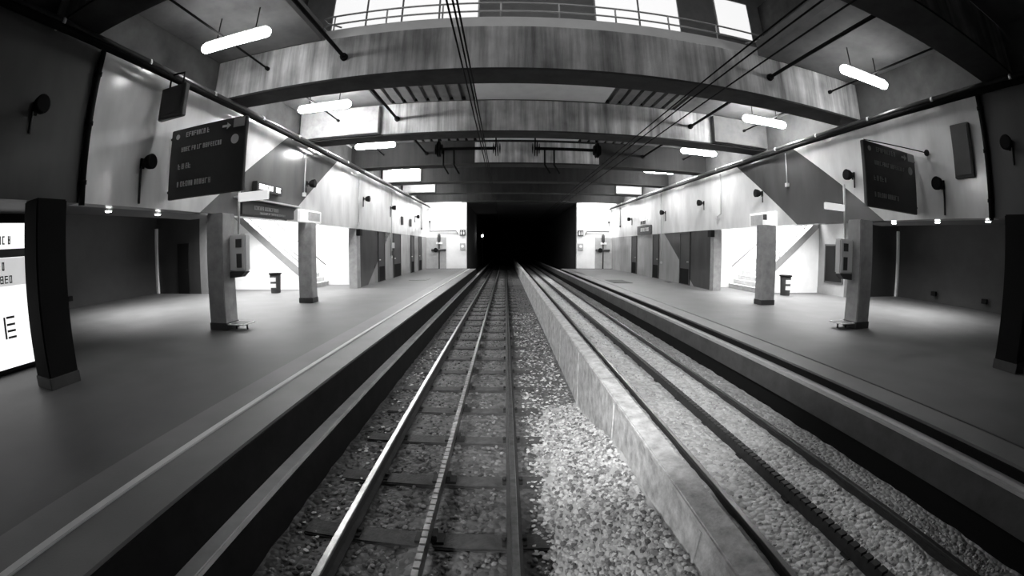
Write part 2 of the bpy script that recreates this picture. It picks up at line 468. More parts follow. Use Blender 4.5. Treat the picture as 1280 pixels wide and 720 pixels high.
# dark service hatch panel in the right hall
dp = thing('notice_board', (13.55, 13.7, .5), 'dark framed notice board on grey wall behind the right near column', 'notice board')
B(13.50, 13.549, 13.08, 14.3, .5, 2.12, bevel=.01).build('frame', M['dark'], dp)
B(13.49, 13.502, 13.15, 14.22, .57, 2.05).build('board', M['black'], dp)

# end walls, tunnel
struct(B(XL-.65, -3.04, 33, 33.4, 0, 6.2).build('wall_end_left', M['white']))
struct(B(5.64, XR+.65, 33, 33.4, 0, 6.2).build('wall_end_right', M['white']))
struct(B(-6.24, -4.64, 32.94, 32.998, 0, 2.48).build('trim_12', M['grey']))
struct(B(7.12, 8.51, 32.94, 32.998, 0, 2.48).build('trim_13', M['grey']))
struct(B(-3.45, -3.05, 33.4, 96, -1.25, 5.5).build('wall_tunnel_left', M['tunnel']))
struct(B(5.65, 6.05, 33.4, 96, -1.25, 5.5).build('wall_tunnel_right', M['tunnel']))
struct(B(-3.45, 6.05, 33, 96, 5.2, 5.5).build('ceiling_tunnel', M['tunnel']))
struct(B(-3.45, 6.05, 96, 96.3, -1.25, 5.5).build('wall_tunnel_end', M['tunnel']))
struct(B(-3.03, 5.64, 33.0, 33.35, 5.21, 8).build('wall_portal', M['tunnel']))
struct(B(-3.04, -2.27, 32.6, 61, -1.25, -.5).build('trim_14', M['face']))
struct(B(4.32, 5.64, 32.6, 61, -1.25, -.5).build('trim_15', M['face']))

# ------------------------------------------------------------------ roof: beams, ceilings, upper level
BY = [2.95, 7.65, 12.2, 17.1, 21.7, 26.2, 30.8]
BN = ['first concrete roof beam, dark, directly overhead', 'large streaked concrete roof beam right behind the footbridge void',
      'second streaked concrete beam with pale end blocks', 'third concrete beam behind the insulator bars',
      'fourth concrete beam with a brightly lit block at its left end', 'fifth concrete beam, far down the platforms', 'farthest concrete beam, just before the tunnel mouth']
for i, (y, lab) in enumerate(zip(BY, BN)):
    t = thing('roof_beam', (1.13, y, 5.1), lab, 'beam', 'concrete roof beams')
    B(XL-.35, XR+.35, y, y+.72, 5.1, 6.085).build('beam_body', M['beam'] if i < 3 else M['shade'], t, bevel=.02)  # far beam bodies coloured dark where the lamplight falls off
    B(XL-.33, XR+.33, y-.004, y+.724, 5.072, 5.118).build('shaded_underside', M['soffit'], t)['label'] = 'underside coloured dark for shade'  # thin dark slab puts the underside's shade into the colour
    if i in (2, 4, 5):       # pale end blocks
        xa, xb = (-3.81, 6.6) if i == 2 else (-4.39, 7.0)
        for u, v in ((XL-.2, xa), (xb, XR+.2))[:1 if i == 4 else 2]:
            B(u, v, y-.22, y-.001, 5.13, 6.0).build('end_block', M['white'] if i == 4 else M['conc'] if u < 0 or i > 2 else M['dconc'], t, bevel=.015)
    if i == 3:
        B(-1.25, 3.88, y-.03, y-.001, 5.14, 6.0).build('face_panel', M['beam'], t)
# ceiling between beams from the second on
for i in range(1, 6):
    y0, y1 = BY[i]+.72, BY[i+1]
    struct(B(XL-.35, -3.8, y0, y1, 6.09, 6.4).build('ceiling_left', M['ceil']))
    struct(B(5.5, XR+.35, y0, y1, 6.09, 6.4).build('ceiling_right', M['ceil']))
    mb = MB()
    mb.box(-3.8, 5.5, y0, y1, 6.22, 6.4)
    x = -3.7
    while x < 5.45:
        if not -.95 < x < 3.05: mb.box(x, x+.24, y0, y1, 6.09, 6.22)
        x += .36
    struct(mb.build('ceiling_ribbed', M['rib'] if i < 3 else M['shade']))  # far bays take the same dark colour in place of shade
    if i < 3: struct(B(-.9, 3.0, y0+.02, y1-.02, 6.10, 6.215).build('ceiling_panel', M['panel']))
for y0, y1 in ((3.67, 7.65), (-3, 2.95)):
    struct(B(XL-.35, -3.85, y0, y1, 6.09, 6.45).build('ceiling_left', M['ceil']))
    struct(B(5.6, XR+.35, y0, y1, 6.09, 6.45).build('ceiling_right', M['ceil']))
struct(B(-3.85, 5.6, -3, 2.95, 6.09, 6.45).build('ceiling_near', M['ceil']))
struct(B(XL-.65, XR+.65, 30.8+.72, 33, 6.09, 6.4).build('ceiling_end', M['ceil']))
# upper concourse seen through the void
struct(B(-9.5, 12, 11.6, 11.9, 6.41, 11).build('wall_upper_back', M['grey']))
struct(B(XL-.65, XR+.65, -3, 11.9, 11, 11.3).build('ceiling_upper', M['grey']))
struct(B(XL-.65, XR+.65, 2.6, 2.9, 6.46, 11).build('wall_upper_front', M['grey']))
def window(n, x0, x1, z0, z1, bars):
    w = struct(B(x0-.06, x1+.06, 11.54, 11.598, z0-.06, z1+.06).build('window_%d' % n, M['metal']))
    B(x0, x1, 11.52, 11.538, z0, z1).build('pane', M['window'], w)
    mb = MB()
    for k in range(1, bars): 
        q = x0+(x1-x0)*k/bars; mb.box(q-.03, q+.03, 11.49, 11.519, z0, z1)
    mb.build('mullion', M['metal'], w)
window(1, -5.5, -.85, 7.9, 10.2, 4)
window(2, 2.75, 5.5, 7.9, 10.2, 2)
window(3, 7.0, 8.3, 8.9, 10.4, 1)
fb = thing('footbridge', (1.1, 8.0, 6.1), 'concrete footbridge with low parapet and rail above the large beam', 'footbridge')
B(-3.95, 6.05, 8.0, 8.14, 6.10, 6.52, bevel=.01).build('parapet', M['white'], fb)
B(-3.95, 6.05, 8.14, 11.5, 6.405, 6.46).build('deck', M['ceil'], fb)
rl = MB()
for z in (6.70, 6.92):
    rl.tube([(-3.85, 8.6, z), (-4.1, 8.3, z), (-4.1, 8.12, z), (-3.95, 8.06, z), (6.05, 8.06, z), (6.2, 8.12, z), (6.2, 8.3, z), (5.95, 8.6, z)], .022, 8)
rl.build('handrail', M['metal'], fb)
for k in range(9):
    x = -3.8+k*1.23
    MB().tube([(x, 8.06, 6.5), (x, 8.06, 6.92)], .02, 8).build('post', M['metal'], fb)

# ------------------------------------------------------------------ cable pipes along the walls
def cable_pipe(name, x, z, s, label):
    t = thing(name, (x, 0, z), label, 'pipe', 'pipes along the wall tops')
    MB().tube([(x, -2.8, z+.05), (x, 32.9, z+.05)], .055, 12).build('upper_pipe', M['steel'], t)
    MB().tube([(x-s*.06, -2.8, z-.07), (x-s*.06, 32.9, z-.07)], .06, 12).build('lower_pipe', M['black'], t)
    for k in range(16):
        y = .8+k*2.05
        c = MB().lathe([(.066, -.03), (.066, .03)], (x, y, z+.05), 'Y', 12)
        c.box(x-.02 if s > 0 else x-.2, x+.14 if s > 0 else x+.02, y-.02, y+.02, z-.02, z+.02)
        c.build('clamp', M['metal'], t)
cable_pipe('cable_pipe', -6.0, CZ+3.28, -1, 'long pair of steel and black pipes along the top of the left wall')
cable_pipe('cable_pipe', 8.36, CZ+3.2, 1, 'long pair of steel and black pipes along the top of the right wall')

# ceiling pipes from beam to beam
def rod(name, x, z, y0, y1, r, label):
    a = MB().tube([(x, y0, z), (x, y1, z)], r, 10)
    a.lathe([(r*1.9, y1-.09), (r*2.1, y1-.03), (r*2.1, y1)], (x, 0, z), 'Y', 12)
    return tag(a.build(name, M['black']), label, 'pipe', 'dark pipes between the roof beams')
for x, nm in ((-3.27, 'left'), (5.83, 'right')):
    for i in (0, 1, 2):
        rod('ceiling_pipe', x, CZ+3.95, BY[i]+.72, BY[i+1], .04,
            'dark pipe over the %s track edge, %s' % (nm, ('running to the large near beam', 'between large and second beam', 'between second and third beam')[i]))
for x, nm in ((-5.12, 'left'), (7.75, 'right')):
    for i in (0, 1, 2):
        rod('lamp_conduit', x, CZ+3.99, BY[i]+.72, BY[i+1]-(.22 if i == 1 else 0), .022,
            'thin conduit above the %s lamps, %s' % (nm, ('ending at the large near beam', 'between large and second beam', 'between second and third beam')[i]))

# ------------------------------------------------------------------ tube lamps
def lamp_proto():
    t = thing('tube_lamp', (0, 0, 0), 'x', 'lamp', 'tube lamps in two rows under the roof')
    L = .79
    MB().lathe([(.0, -L), (.055, -L+.01), (.09, -L+.05), (.105, -L+.1), (.105, L-.1), (.09, L-.05), (.055, L-.01), (.0, L)], (0, 0, 0), 'X', 14).build('diffuser', M['tube'], t, loc=(0, 0, 0))
    MB().box(-L+.08, L-.08, -.06, .06, .07, .12, bevel=.01).build('housing', M['metal'], t, loc=(0, 0, 0))
    for s in (-.45, .45):
        MB().tube([(s, 0, .115), (s, 0, .588)], .012, 8).build('hanger', M['black'], t, loc=(0, 0, 0))
    return t
lp = lamp_proto(); first = True; weak = [lp]
ordn = ['nearest', 'second', 'third', 'fourth', 'fifth', 'farthest']
for side, x, ys in (('left', -4.85, (5.92, 10.25, 15.0, 19.6, 24.3, 28.8)), ('right', 7.54, (6.15, 10.4, 15.1, 19.7, 24.3, 28.8))):
    for k, y in enumerate(ys):
        lab = '%s glowing tube lamp of the row above the %s platform' % (ordn[k], side)
        if first: lp.location = (x, y, CZ+3.87); lp['label'] = lab; first = False
        else:
            q = dup(lp, (x, y, CZ+3.87), lab)
            if k == 0: weak.append(q)

for q in weak:                                     # the two nearest tubes burn weaker
    for ch in kids(q):
        if ch.name.startswith('diffuser'):
            ch.data = ch.data.copy(); ch.data.materials[0] = M['tubedim']

# ------------------------------------------------------------------ columns
def column(x0, x1, y0, y1, label, m='conc'):
    t = thing('column', ((x0+x1)/2, (y0+y1)/2, 0), label, 'column', 'concrete platform columns')
    B(x0, x1, y0, y1, 0, 2.499, bevel=.02).build('shaft', M[m], t)
    e = .012
    B(x0-e, x1+e, y0-e, y1+e, 0, .16, bevel=.008).build('base_band', M['dark'], t)
column(-6.42, -5.95, 7.5, 7.98, 'concrete column carrying a white help point on the left platform')
column(-6.48, -6.0, 12.1, 12.5, 'concrete column before the bright stairs on the left platform')
column(-6.42, -5.95, 2.95, 3.5, 'dark column nearest the glowing poster on the left platform', 'black')  # nearest column coloured black, its lack of light put into the colour
column(7.95, 8.43, 7.1, 7.55, 'concrete column carrying a white help point on the right platform')
column(7.92, 8.45, 11.3, 11.72, 'concrete column before the stairs on the right platform')
column(7.95, 8.43, 2.75, 3.25, 'column coloured dark for shade at the near end of the right platform', 'black')  # black here too in place of shade

# ------------------------------------------------------------------ stairs
def stairs(side, x_foot, dirx, y0, y1, x_end, yw):
    n = 17
    t = thing('staircase', (x_foot, (y0+y1)/2, 0), 'flight of stairs rising away behind the %s platform, brightly lit' % side, 'stairs', 'station stairs')
    go, ri = .25, .19
    for k in range(n):
        xa = x_foot+dirx*go*k
        xb = x_foot+dirx*go*(k+1)
        a = MB().box(xa, xb, y0+.16, y1, max(0, ri*(k-1)), ri*(k+1)-.03).box(xa-dirx*.02, xb, y0+.16, y1, ri*(k+1)-.03, ri*(k+1), bevel=.004)
        a.build('step', M['ledge'], t)
    # closed white side wall under a sloping grey balustrade band
    zt = lambda x: .62+.76*abs(x-x_foot)
    MB().prism([(x_foot, 0), (x_end, 0), (x_end, min(3.6, zt(x_end)-.35)), (x_foot, zt(x_foot)-.35)], yw, yw+.14).build('side_wall', M['white'], t)
    MB().prism([(x_foot, zt(x_foot)-.36), (x_end, zt(x_end)-.36), (x_end, zt(x_end)), (x_foot, zt(x_foot))], yw-.03, yw+.16).build('stringer', M['stringer'], t)
    h = MB()
    for dz in (.22, .45):
        h.tube([(x_foot, yw+.07, zt(x_foot)+dz), (x_end, yw+.07, zt(x_end)+dz)], .028, 8)
    h.build('handrail', M['metal'], t)
    for k in range(7):
        x = x_foot+(x_end-x_foot)*(k+.3)/7
        MB().tube([(x, yw+.07, zt(x)-.02), (x, yw+.07, zt(x)+.45)], .018, 6).build('baluster', M['metal'], t)
    wr = MB().tube([(x_foot+dirx*.1, y1-.06, .95), (x_foot+dirx*3.2, y1-.06, .95+.76*3.1)], .025, 8)
    wr.build('wall_rail', M['steel'], t)
stairs('left', -8.3, -1, 16.3, 18.55, -12.35, 16.31)
stairs('right', 10.15, 1, 14.75, 17.25, 13.55, 14.76)

# ------------------------------------------------------------------ big hanging direction boards
def direction_board(x0, x1, y, z0, z1, label, ink, wall_x):
    t = thing('direction_board', ((x0+x1)/2, y, z0), label, 'sign', 'large direction boards')
    bd = B(x0, x1, y, y+.09, z0, z1, bevel=.012).build('board', M['sign'], t)
    W, Hh = x1-x0, z1-z0
    U = lambda u: x0+u*W
    V = lambda v: z0+v*Hh
    a = MB()
    for k, (u0, u1, v, h) in enumerate(((.22, .58, .90, .07), (.17, .74, .69, .065), (.14, .36, .45, .075), (.14, .60, .20, .075))):
        glyphs(a, U(u0), U(u1), V(v)-h*Hh/2, V(v)+h*Hh/2, y-.008, .009, seed=k+5)
    a.build('lettering', ink, bd)
    for (u, v, r) in ((.1, .89, .05), (.88, .70, .085)):
        MB().lathe([(r, y-.008), (r, y)], (U(u), 0, V(v)), 'Y', 20).build('pictogram', ink, bd)
    a = MB().box(U(.85), U(.98), y-.008, y, V(.86), V(.985)); a.build('line_panel', M['dimink'], bd)
    ax, az = U(.76), V(.9)
    MB().prism([(ax-.09, az+.02), (ax+.02, az+.02), (ax+.02, az+.06), (ax+.1, az), (ax+.02, az-.06), (ax+.02, az-.02), (ax-.09, az-.02)], y-.008, y).build('arrow', ink, bd)
    for z in (z0+.15, z1-.15):
        e = x0 if wall_x < 0 else x1
        MB().tube([(e, y+.045, z), (wall_x-(.01 if wall_x > 0 else -.01), y+.045, z)], .025, 8).build('bracket', M['black'], t)
    return t
tL = direction_board(-6.2, -4.34, 6.0, 2.66, 3.97, 'large dark direction board with arrow hanging over the left platform', M['ink'], XL)
tR = direction_board(6.62, 8.47, 5.72, 2.59, 3.86, 'large dark direction board held by a rod over the right platform', M['dimink'], XR)
MB().tube([(6.7, 5.76, 3.88), (8.50, 5.35, 3.86)], .012, 8).build('tie_rod', M['black'], tR)
MB().lathe([(.07, 0), (.07, .02), (.02, .03)], (8.47, 5.35, 3.86), 'X', 12).build('rod_anchor', M['black'], tR)
# small dark box hung from the left pipe
hb = thing('hanging_display', (-5.83, 5.55, 4.05), 'small dark display box hung below the left pipes, beside the direction board', 'display')
B(-6.16, -5.5, 5.5, 5.62, 4.05, 4.66, bevel=.015).build('case', M['sign'], hb)
B(-6.08, -5.58, 5.49, 5.502, 4.13, 4.58).build('screen', M['dark'], hb)
for x in (-6.0, -5.65): MB().tube([(x, 5.56, 4.65), (x, 5.56, 4.9), (-6.0, 5.56, 4.93)], .02, 6).build('hanger', M['black'], hb)
wp = thing('wall_cabinet', (8.5, 4.4, 3.2), 'tall narrow dark cabinet high on the right wall near the black downpipe', 'cabinet')
B(8.42, 8.519, 4.12, 4.6, 3.25, 4.3, bevel=.01).build('case', M['dark'], wp)
B(8.405, 8.425, 4.16, 4.56, 3.3, 4.25).build('cabinet_door', M['door'], wp)

# black downpipes
for x, y, z1, lab in ((XL+.06, 3.93, 4.9, 'black downpipe on the left wall beside the dark wall bay'), (XR-.06, 3.77, 4.8, 'black downpipe on the right wall beside the dark wall bay')):
    a = MB().tube([(x, y, 2.46), (x, y, z1)], .055, 12)
    for z in (2.8, 3.7, 4.5): a.lathe([(.07, z-.03), (.07, z+.03)], (x, y, 0), 'Z', 12)
    tag(a.build('downpipe', M['black']), lab, 'pipe')

# ------------------------------------------------------------------ loudspeakers with drop cables
def speaker(x, y, z, s, label, tail=.35):
    t = thing('loudspeaker', (x, y, z), label, 'loudspeaker', 'round loudspeakers along the walls')
    q = lambda h: x+s*h
    MB().lathe([(.05, q(.10)), (.09, q(.12)), (.125, q(.2)), (.135, q(.3)), (.11, q(.315))], (0, y, z), 'X', 18).build('horn', M['black'], t)
    MB().box(min(q(0), q(.03)), max(q(0), q(.03)), y-.05, y+.05, z-.09, z+.09).tube([(q(.02), y, z), (q(.14), y, z)], .03, 8).build('bracket', M['black'], t)
    MB().tube([(q(.02), y-.03, z-.05), (q(.02), y-.03, z-tail)], .022, 6).build('cable', M['dark'], t)
for k, (y, z, w, tl) in enumerate(((5.3, 3.26, 'before the left direction board', .7), (2.85, 3.73, 'on the dark left wall bay', .35), (12.24, 3.73, 'at the edge of the left dark stripe', .35), (17.84, 3.84, 'above the left stair opening end', .35), (22.36, 3.85, 'above the second left door', .5), (28.76, 3.81, 'nearest the left end wall', .4))):
    speaker(XL, y, z, 1, 'black round loudspeaker %s' % w, tl)
for k, (y, z, w, tl) in enumerate(((5.0, 3.17, 'behind the right direction board, near the cabinet', .6), (3.2, 3.75, 'on the dark right wall bay', .35), (7.81, 3.64, 'left of the right direction board', .3), (12.19, 3.6, 'at the edge of the right dark stripe', .3), (16.74, 3.68, 'above the right pilaster', .3), (21.35, 3.6, 'above the right diagonal panel', .45), (27.55, 3.63, 'nearest the right end wall', .4))):
    speaker(XR, y, z, -1, 'black round loudspeaker %s' % w, tl)

# thin conduits on the walls
def conduit(pts, r, label, m):
    a = MB().tube(pts, r, 8)
    e = pts[-1]; a.box(e[0]-.05, e[0]+.05, e[1]-.06, e[1]+.06, e[2]-.09, e[2]+.03, bevel=.008)
    tag(a.build('conduit', m), label, 'conduit', 'thin conduits down the walls')
conduit([(XR-.06, 15.1, 4.7), (XR-.06, 15.1, 3.1), (XR-.06, 15.45, 3.0)], .025, 'pale hooked conduit on the right wall above the pilaster', M['metal'])
conduit([(XR-.05, 21.9, 4.7), (XR-.05, 21.9, .95)], .025, 'pale conduit running down to a box on the diagonal right panel', M['grey'])
conduit([(XR-.05, 30.4, 4.7), (XR-.05, 30.4, 3.3)], .03, 'dark conduit on the right wall next to the end wall', M['dark'])
conduit([(XR-.05, 10.7, 4.7), (XR-.05, 10.7, 3.75)], .018, 'thin conduit over the right dark stripe', M['metal'])
conduit([(XL+.05, 17.1, 4.7), (XL+.05, 17.1, 2.75)], .02, 'thin conduit above the left pilaster', M['grey'])
conduit([(XL+.05, 22.45, 4.7), (XL+.05, 22.45, 1.2)], .03, 'grey conduit running down to boxes between the left doors', M['grey'])
conduit([(XL+.05, 12.0, 4.7), (XL+.05, 12.0, 3.4)], .018, 'thin conduit over the left dark stripe', M['metal'])
conduit([(XL+.05, 30.9, 4.7), (XL+.05, 30.9, 3.1)], .03, 'dark conduit on the left wall next to the end wall', M['dark'])
for x, y, lab in ((XL+.09, 17.1, 'dark junction box at the top of the left pilaster'), (XR-.09, 15.9, 'dark junction box at the top of the right pilaster')):
    a = MB().box(x-.09, x+.09, y-.16, y+.16, 2.2, 2.48, bevel=.01).box(x-.06, x+.06, y-.18, y+.18, 2.24, 2.44)
    tag(a.build('junction_box', M['black']), lab, 'junction box')

# ------------------------------------------------------------------ doors and panels of the dado walls
def wall_door(n, x, s, y0, y1):
    f = .03
    d = struct(B(min(x, x+s*f), max(x, x+s*f), y0, y1, 0, 2.47).build('door_%d' % n, M['door']))
    w = .07
    mb = MB()
    for a, b in ((y0, y0+w), (y1-w, y1)): mb.box(min(x, x+s*.05), max(x, x+s*.05), a, b, 0, 2.48)
    mb.box(min(x, x+s*.05), max(x, x+s*.05), y0, y1, 2.40, 2.48)
    mb.build('door_frame', M['dark'], d)
    B(min(x+s*.03, x+s*.042), max(x+s*.03, x+s*.042), y0+.1, y1-.1, .03, .75).build('kick_plate', M['black'], d)
    MB().lathe([(.03, x+s*.03), (.03, x+s*.09), (.015, x+s*.1)], (0, y0+.18, 1.08), 'X', 10).build('door_handle', M['metal'], d)
for n, (y0, y1) in enumerate(((20.05, 21.2), (22.95, 24.6), (27.4, 28.3), (29.9, 31.0))): wall_door(n+2, XL, 1, y0, y1)
for n, (y0, y1) in enumerate(((18.15, 19.35), (22.3, 23.3), (26.4, 27.5))): wall_door(n+6, XR, -1, y0, y1)
hp = thing('control_box', (XL, 22.75, 1.2), 'small grey control boxes stacked between the first two left doors', 'control box')
B(XL+.001, XL+.12, 22.55, 22.85, 1.65, 1.95, bevel=.01).build('case', M['metal'], hp)
B(XL+.001, XL+.10, 22.57, 22.83, 1.25, 1.5, bevel=.01).build('lower_case', M['dark'], hp)

# ------------------------------------------------------------------ wall signs
def wall_sign(name, x, s, y0, y1, z0, z1, label, m, ink=None, rows=(), cat='sign', dpt=.1):
    t = thing(name, (x, (y0+y1)/2, z0), label, cat)
    cs = B(min(x, x+s*dpt), max(x, x+s*dpt), y0, y1, z0, z1, bevel=.012).build('case', m, t)
    if rows:
        a = MB(); h = z1-z0; w = y1-y0
        for k, (u0, u1, v, hh) in enumerate(rows):
            ya, yb = (y0+u0*w, y0+u1*w) if s > 0 else (y1-u0*w, y1-u1*w)
            X = x+s*dpt if s > 0 else x-dpt-.008
            glyphs(a, ya, yb, z0+(v-hh/2)*h, z0+(v+hh/2)*h, X, .008, seed=int(y0*10)+k, fixed='X')
        a.build('lettering', ink, cs)
    return t
wall_sign('train_display', XL, 1, 9.1, 10.45, 3.15, 3.40, 'small dark display with glowing letters on the left wall', M['sign'], M['litbar'], ((.08, .6, .5, .5), (.72, .9, .5, .5)), 'display', .16)
wall_sign('platform_sign', XL, 1, 8.55, 11.25, 2.54, 2.86, 'long dark sign under a pale ledge above the left recess', M['sign'], M['dimink'], ((.2, .65, .6, .3), (.3, .8, .22, .16)))
tag(B(XL+.001, XL+.18, 8.3, 11.6, 2.90, 2.95, bevel=.01).build('sign_ledge', M['metal']), 'pale ledge above the long dark sign on the left wall', 'ledge')
lb = wall_sign('light_box_sign', XL, 1, 11.65, 13.2, 2.52, 2.90, 'white sign box above the column by the left stairs', M['litsign'], None, ())
B(XL+.1, XL+.108, 12.2, 13.1, 2.57, 2.85).build('sign_panel', M['ledge'], lb)
rb = wall_sign('light_box_sign', XR, -1, 11.35, 12.9, 2.46, 2.96, 'white framed sign box above the column by the right stairs', M['litsign'], None, ())
B(XR-.108, XR-.1, 12.05, 12.82, 2.53, 2.89).build('sign_panel', M['ledge'], rb)
B(XR-.2, XR-.1, 11.8, 11.9, 2.7, 2.88).build('bracket', M['dark'], rb)
wall_sign('platform_sign', XR, -1, 23.5, 26.1, 2.51, 3.06, 'dark sign with pale lettering far along the right wall', M['sign'], M['ink'], ((.28, .9, .55, .4),))
wall_sign('pictogram_sign', XR, -1, 24.2, 25.5, 3.1, 3.42, 'small white pictogram sign on top of the far dark right sign', M['white'], M['black'], ((.1, .9, .5, .6),))
for y, z in ((24.9, 3.3), (27.2, 3.3)):
    tag(B(XL+.001, XL+.09, y-.18, y+.18, z-.25, z+.25, bevel=.01).box(XL+.08, XL+.1, y-.14, y+.14, z-.2, z+.2).build('switch_box', M['dark']), 'small dark switch box on the white wall above the %s' % ('second left door' if y < 26 else 'third left door'), 'switch box')

# projecting white signs and help points on the near columns
def help_point(xc, s, y, label_side):
    """s points towards the track"""
    f = lambda a, b: (min(xc+s*a, xc+s*b), max(xc+s*a, xc+s*b))
    t = thing('help_point', (xc, y, 1.25), 'white help point box on the near column of the %s platform' % label_side, 'help point', 'column help points')
    hc = B(*f(.001, .46), y+.25, y+.46, 1.24, 2.03, bevel=.03).build('case', M['white'], t)
    B(*f(.2, .36), y+.235, y+.252, 1.75, 1.93).build('screen', M['dark'], hc)
    B(*f(.22, .36), y+.235, y+.252, 1.32, 1.62).build('keypad', M['dark'], hc)
    MB().prism([(xc+s*.01, 1.235), (xc+s*.44, 1.235), (xc+s*.3, 1.12), (xc+s*.01, 1.10)], y+.26, y+.45).build('shelf', M['dark'], t)
    q = thing('projecting_sign', (xc, y+.2, 2.0), 'small white projecting sign on a slim pole at the %s help point' % label_side, 'sign', 'column projecting signs')
    x = xc+s*.2
    MB().tube([(x, y+.36, 2.03), (x, y+.36, 3.3 if s < 0 else 2.98)], .03, 8).build('pole', M['metal'], q)
    a, b = (xc+s*.2, xc+s*1.0) if s > 0 else (xc+s*.23, xc+s*.9)
    B(min(a, b), max(a, b), y+.32, y+.40, 2.74 if s > 0 else 2.67, 2.93 if s > 0 else 2.82, bevel=.012).build('panel', M['litsign'], q)
    r = thing('low_shelf', (xc, y+.1, 0), 'low white edged metal footrest at the base of the %s help point column' % label_side, 'footrest', 'column footrests')
    B(*f(.02, .48), y+.02, y+.5, .115, .14, bevel=.006).build('rim', M['white'], r)
    B(*f(.07, .43), y+.07, y+.45, .138, .146).build('tray', M['dark'], r)
    for u in (.1, .4): MB().tube([(xc+s*u, y+.26, 0), (xc+s*u, y+.26, .12)], .02, 8).build('leg', M['black'], r)
help_point(-5.95, 1, 7.5, 'left')
help_point(7.95, -1, 7.1, 'right')

# ------------------------------------------------------------------ bins
def bin_(x, y, label):
    t = thing('litter_bin', (x, y, 0), label, 'bin', 'platform litter bins')
    bb = MB().lathe([(.19, 0), (.2, .02), (.235, .70), (.235, .74)], (x, y, 0), 'Z', 24).build('body', M['dark'], t)
    MB().lathe([(.27, .74), (.275, .76), (.275, .79), (.2, .80)], (x, y, 0), 'Z', 24).build('lid', M['black'], t)
    for z in (.22, .46):
        a = MB(); n = 8
        ring = []
        for k in range(n+1):
            an = math.radians(-125+70*k/n); r = .206+.035*z/.74+.008
            ring.append((a.bm.verts.new((x+r*math.cos(an), y+r*math.sin(an), z)), a.bm.verts.new((x+(r+.009)*math.cos(an), y+(r+.009)*math.sin(an), z+.16))))
        for p, q in zip(ring, ring[1:]): a.bm.faces.new((p[0], q[0], q[1], p[1]))
        a.build('sticker', M['ledge'], bb)
bin_(-9.13, 15.0, 'dark litter bin standing before the white wall of the left stairs')
bin_(10.93, 13.9, 'dark litter bin standing before the white wall of the right stairs')

# ------------------------------------------------------------------ recessed downlights
for x, y, lab in ((-6.92, 5.05, 'nearer round downlight under the left soffit'), (-6.93, 6.42, 'farther round downlight under the left soffit'),
                  (9.0, 6.85, 'round downlight under the right soffit, beside the near column'), (9.03, 5.5, 'middle one of the three downlights under the right soffit'), (9.02, 4.1, 'downlight at the dark end of the right soffit')):
    t = thing('downlight', (x, y, 2.5), lab, 'downlight', 'soffit downlights')
    MB().lathe([(.06, 2.49), (.085, 2.485), (.09, 2.499)], (x, y, 0), 'Z', 20).build('ring', M['metal'], t)
    MB().lathe([(.058, 2.47), (.062, 2.488)], (x, y, 0), 'Z', 20).build('lens', M['spot'], t)
for x, y, lab in ((-15.62, 9.2, 'left'), (17.3, 10.6, 'right'), (17.3, 7.9, 'right')):
    s = 1 if x < 0 else -1
    a = B(min(x, x+s*.08)-.05, max(x, x+s*.08)+.02, y-.13, y+.13, .28, .46, bevel=.01).box(min(x, x+s*.11), max(x, x+s*.11), y-.08, y+.08, .32, .42)
    tag(a.build('wall_socket', M['black']), 'small black box low on the dark %s hall wall%s' % (lab, '' if lab == 'left' else (', behind the column' if y > 9 else ', nearer the dark end')), 'socket box')

# ------------------------------------------------------------------ glowing poster at the left
ps = thing('poster_case', (-7.7, 2.7, .06), 'glowing white advertising poster in a black case at the left edge', 'poster case')
B(-7.895, -7.72, .9, 3.9, .03, 2.48, bevel=.01).build('case', M['black'], ps)
pp = B(-7.722, -7.705, 1.0, 3.72, .1, 2.33).build('poster', M['poster'], ps)
a = MB(); X = -7.706
a.box(X, X+.006, 1.0, 3.56, 1.80, 1.93)
glyphs(a, 1.2, 3.28, 2.0, 2.13, X, .006, seed=21, fixed='X')
glyphs(a, 1.2, 3.1, 1.60, 1.73, X, .006, seed=22, fixed='X')
glyphs(a, 1.2, 3.28, 1.40, 1.52, X, .006, seed=23, fixed='X')
a.build('lettering', M['dark'], pp)
a = MB()
for z in (.55, .65, .75, .86): a.box(X, X+.006, 3.06, 3.24, z, z+.035)
a.box(X, X+.006, 3.00, 3.04, .55, .89)
a.build('currency_mark', M['dark'], pp)
B(X-.004, X+.003, 1.0, 3.56, 1.36, 1.79).build('grey_field', M['posterdim'], pp)

# ------------------------------------------------------------------ overhead wires and insulators
def wires(xs, zs, label, grp):
    for k, (x, z) in enumerate(zip(xs, zs)):
        pts = [(x+.015*math.sin(y*.2), y, z) for y in range(-2, 62, 4)]
        tag(MB().tube(pts, .014, 6).build('overhead_wire', M['black']), label[k], 'wire', grp)
wires((-.72, -.65, -.59), (4.63, 4.64, 4.60), ('left wire of the three above the left track', 'middle wire of the three above the left track', 'right wire of the three above the left track'), 'overhead wires')
wires((3.43, 3.6, 3.95), (4.63, 4.62, 4.63), ('inner wire of the three above the right track', 'middle wire of the three above the right track', 'outer wire of the three above the right track'), 'overhead wires')
def insulator(x0, x1, z, y, legs, label):
    t = thing('insulator_bar', ((x0+x1)/2, y, z), label, 'insulator', 'insulator bars under the roof')
    MB().tube([(x0, y, z), (x1, y, z)], .06, 10).build('bar', M['black'], t)
    for x in (x0, x1):
        a = MB()
        for k in range(4):
            h = x-.12+k*.08
            a.lathe([(.06, h), (.2 if k in (0, 3) else .3, h+.02), (.2 if k in (0, 3) else .3, h+.035), (.06, h+.05)], (0, y, z), 'X', 16)
        a.build('insulator_disc', M['black'], t)
        MB().tube([(x, y, z+.05), (x, y, 6.1)], .03, 6).build('hanger', M['black'], t)
    for x in legs:
        MB().tube([(x, y, z), (x, y, z-.62), (x+.2, y, z-.95)], .035, 6).build('wire_arm', M['black'], t)
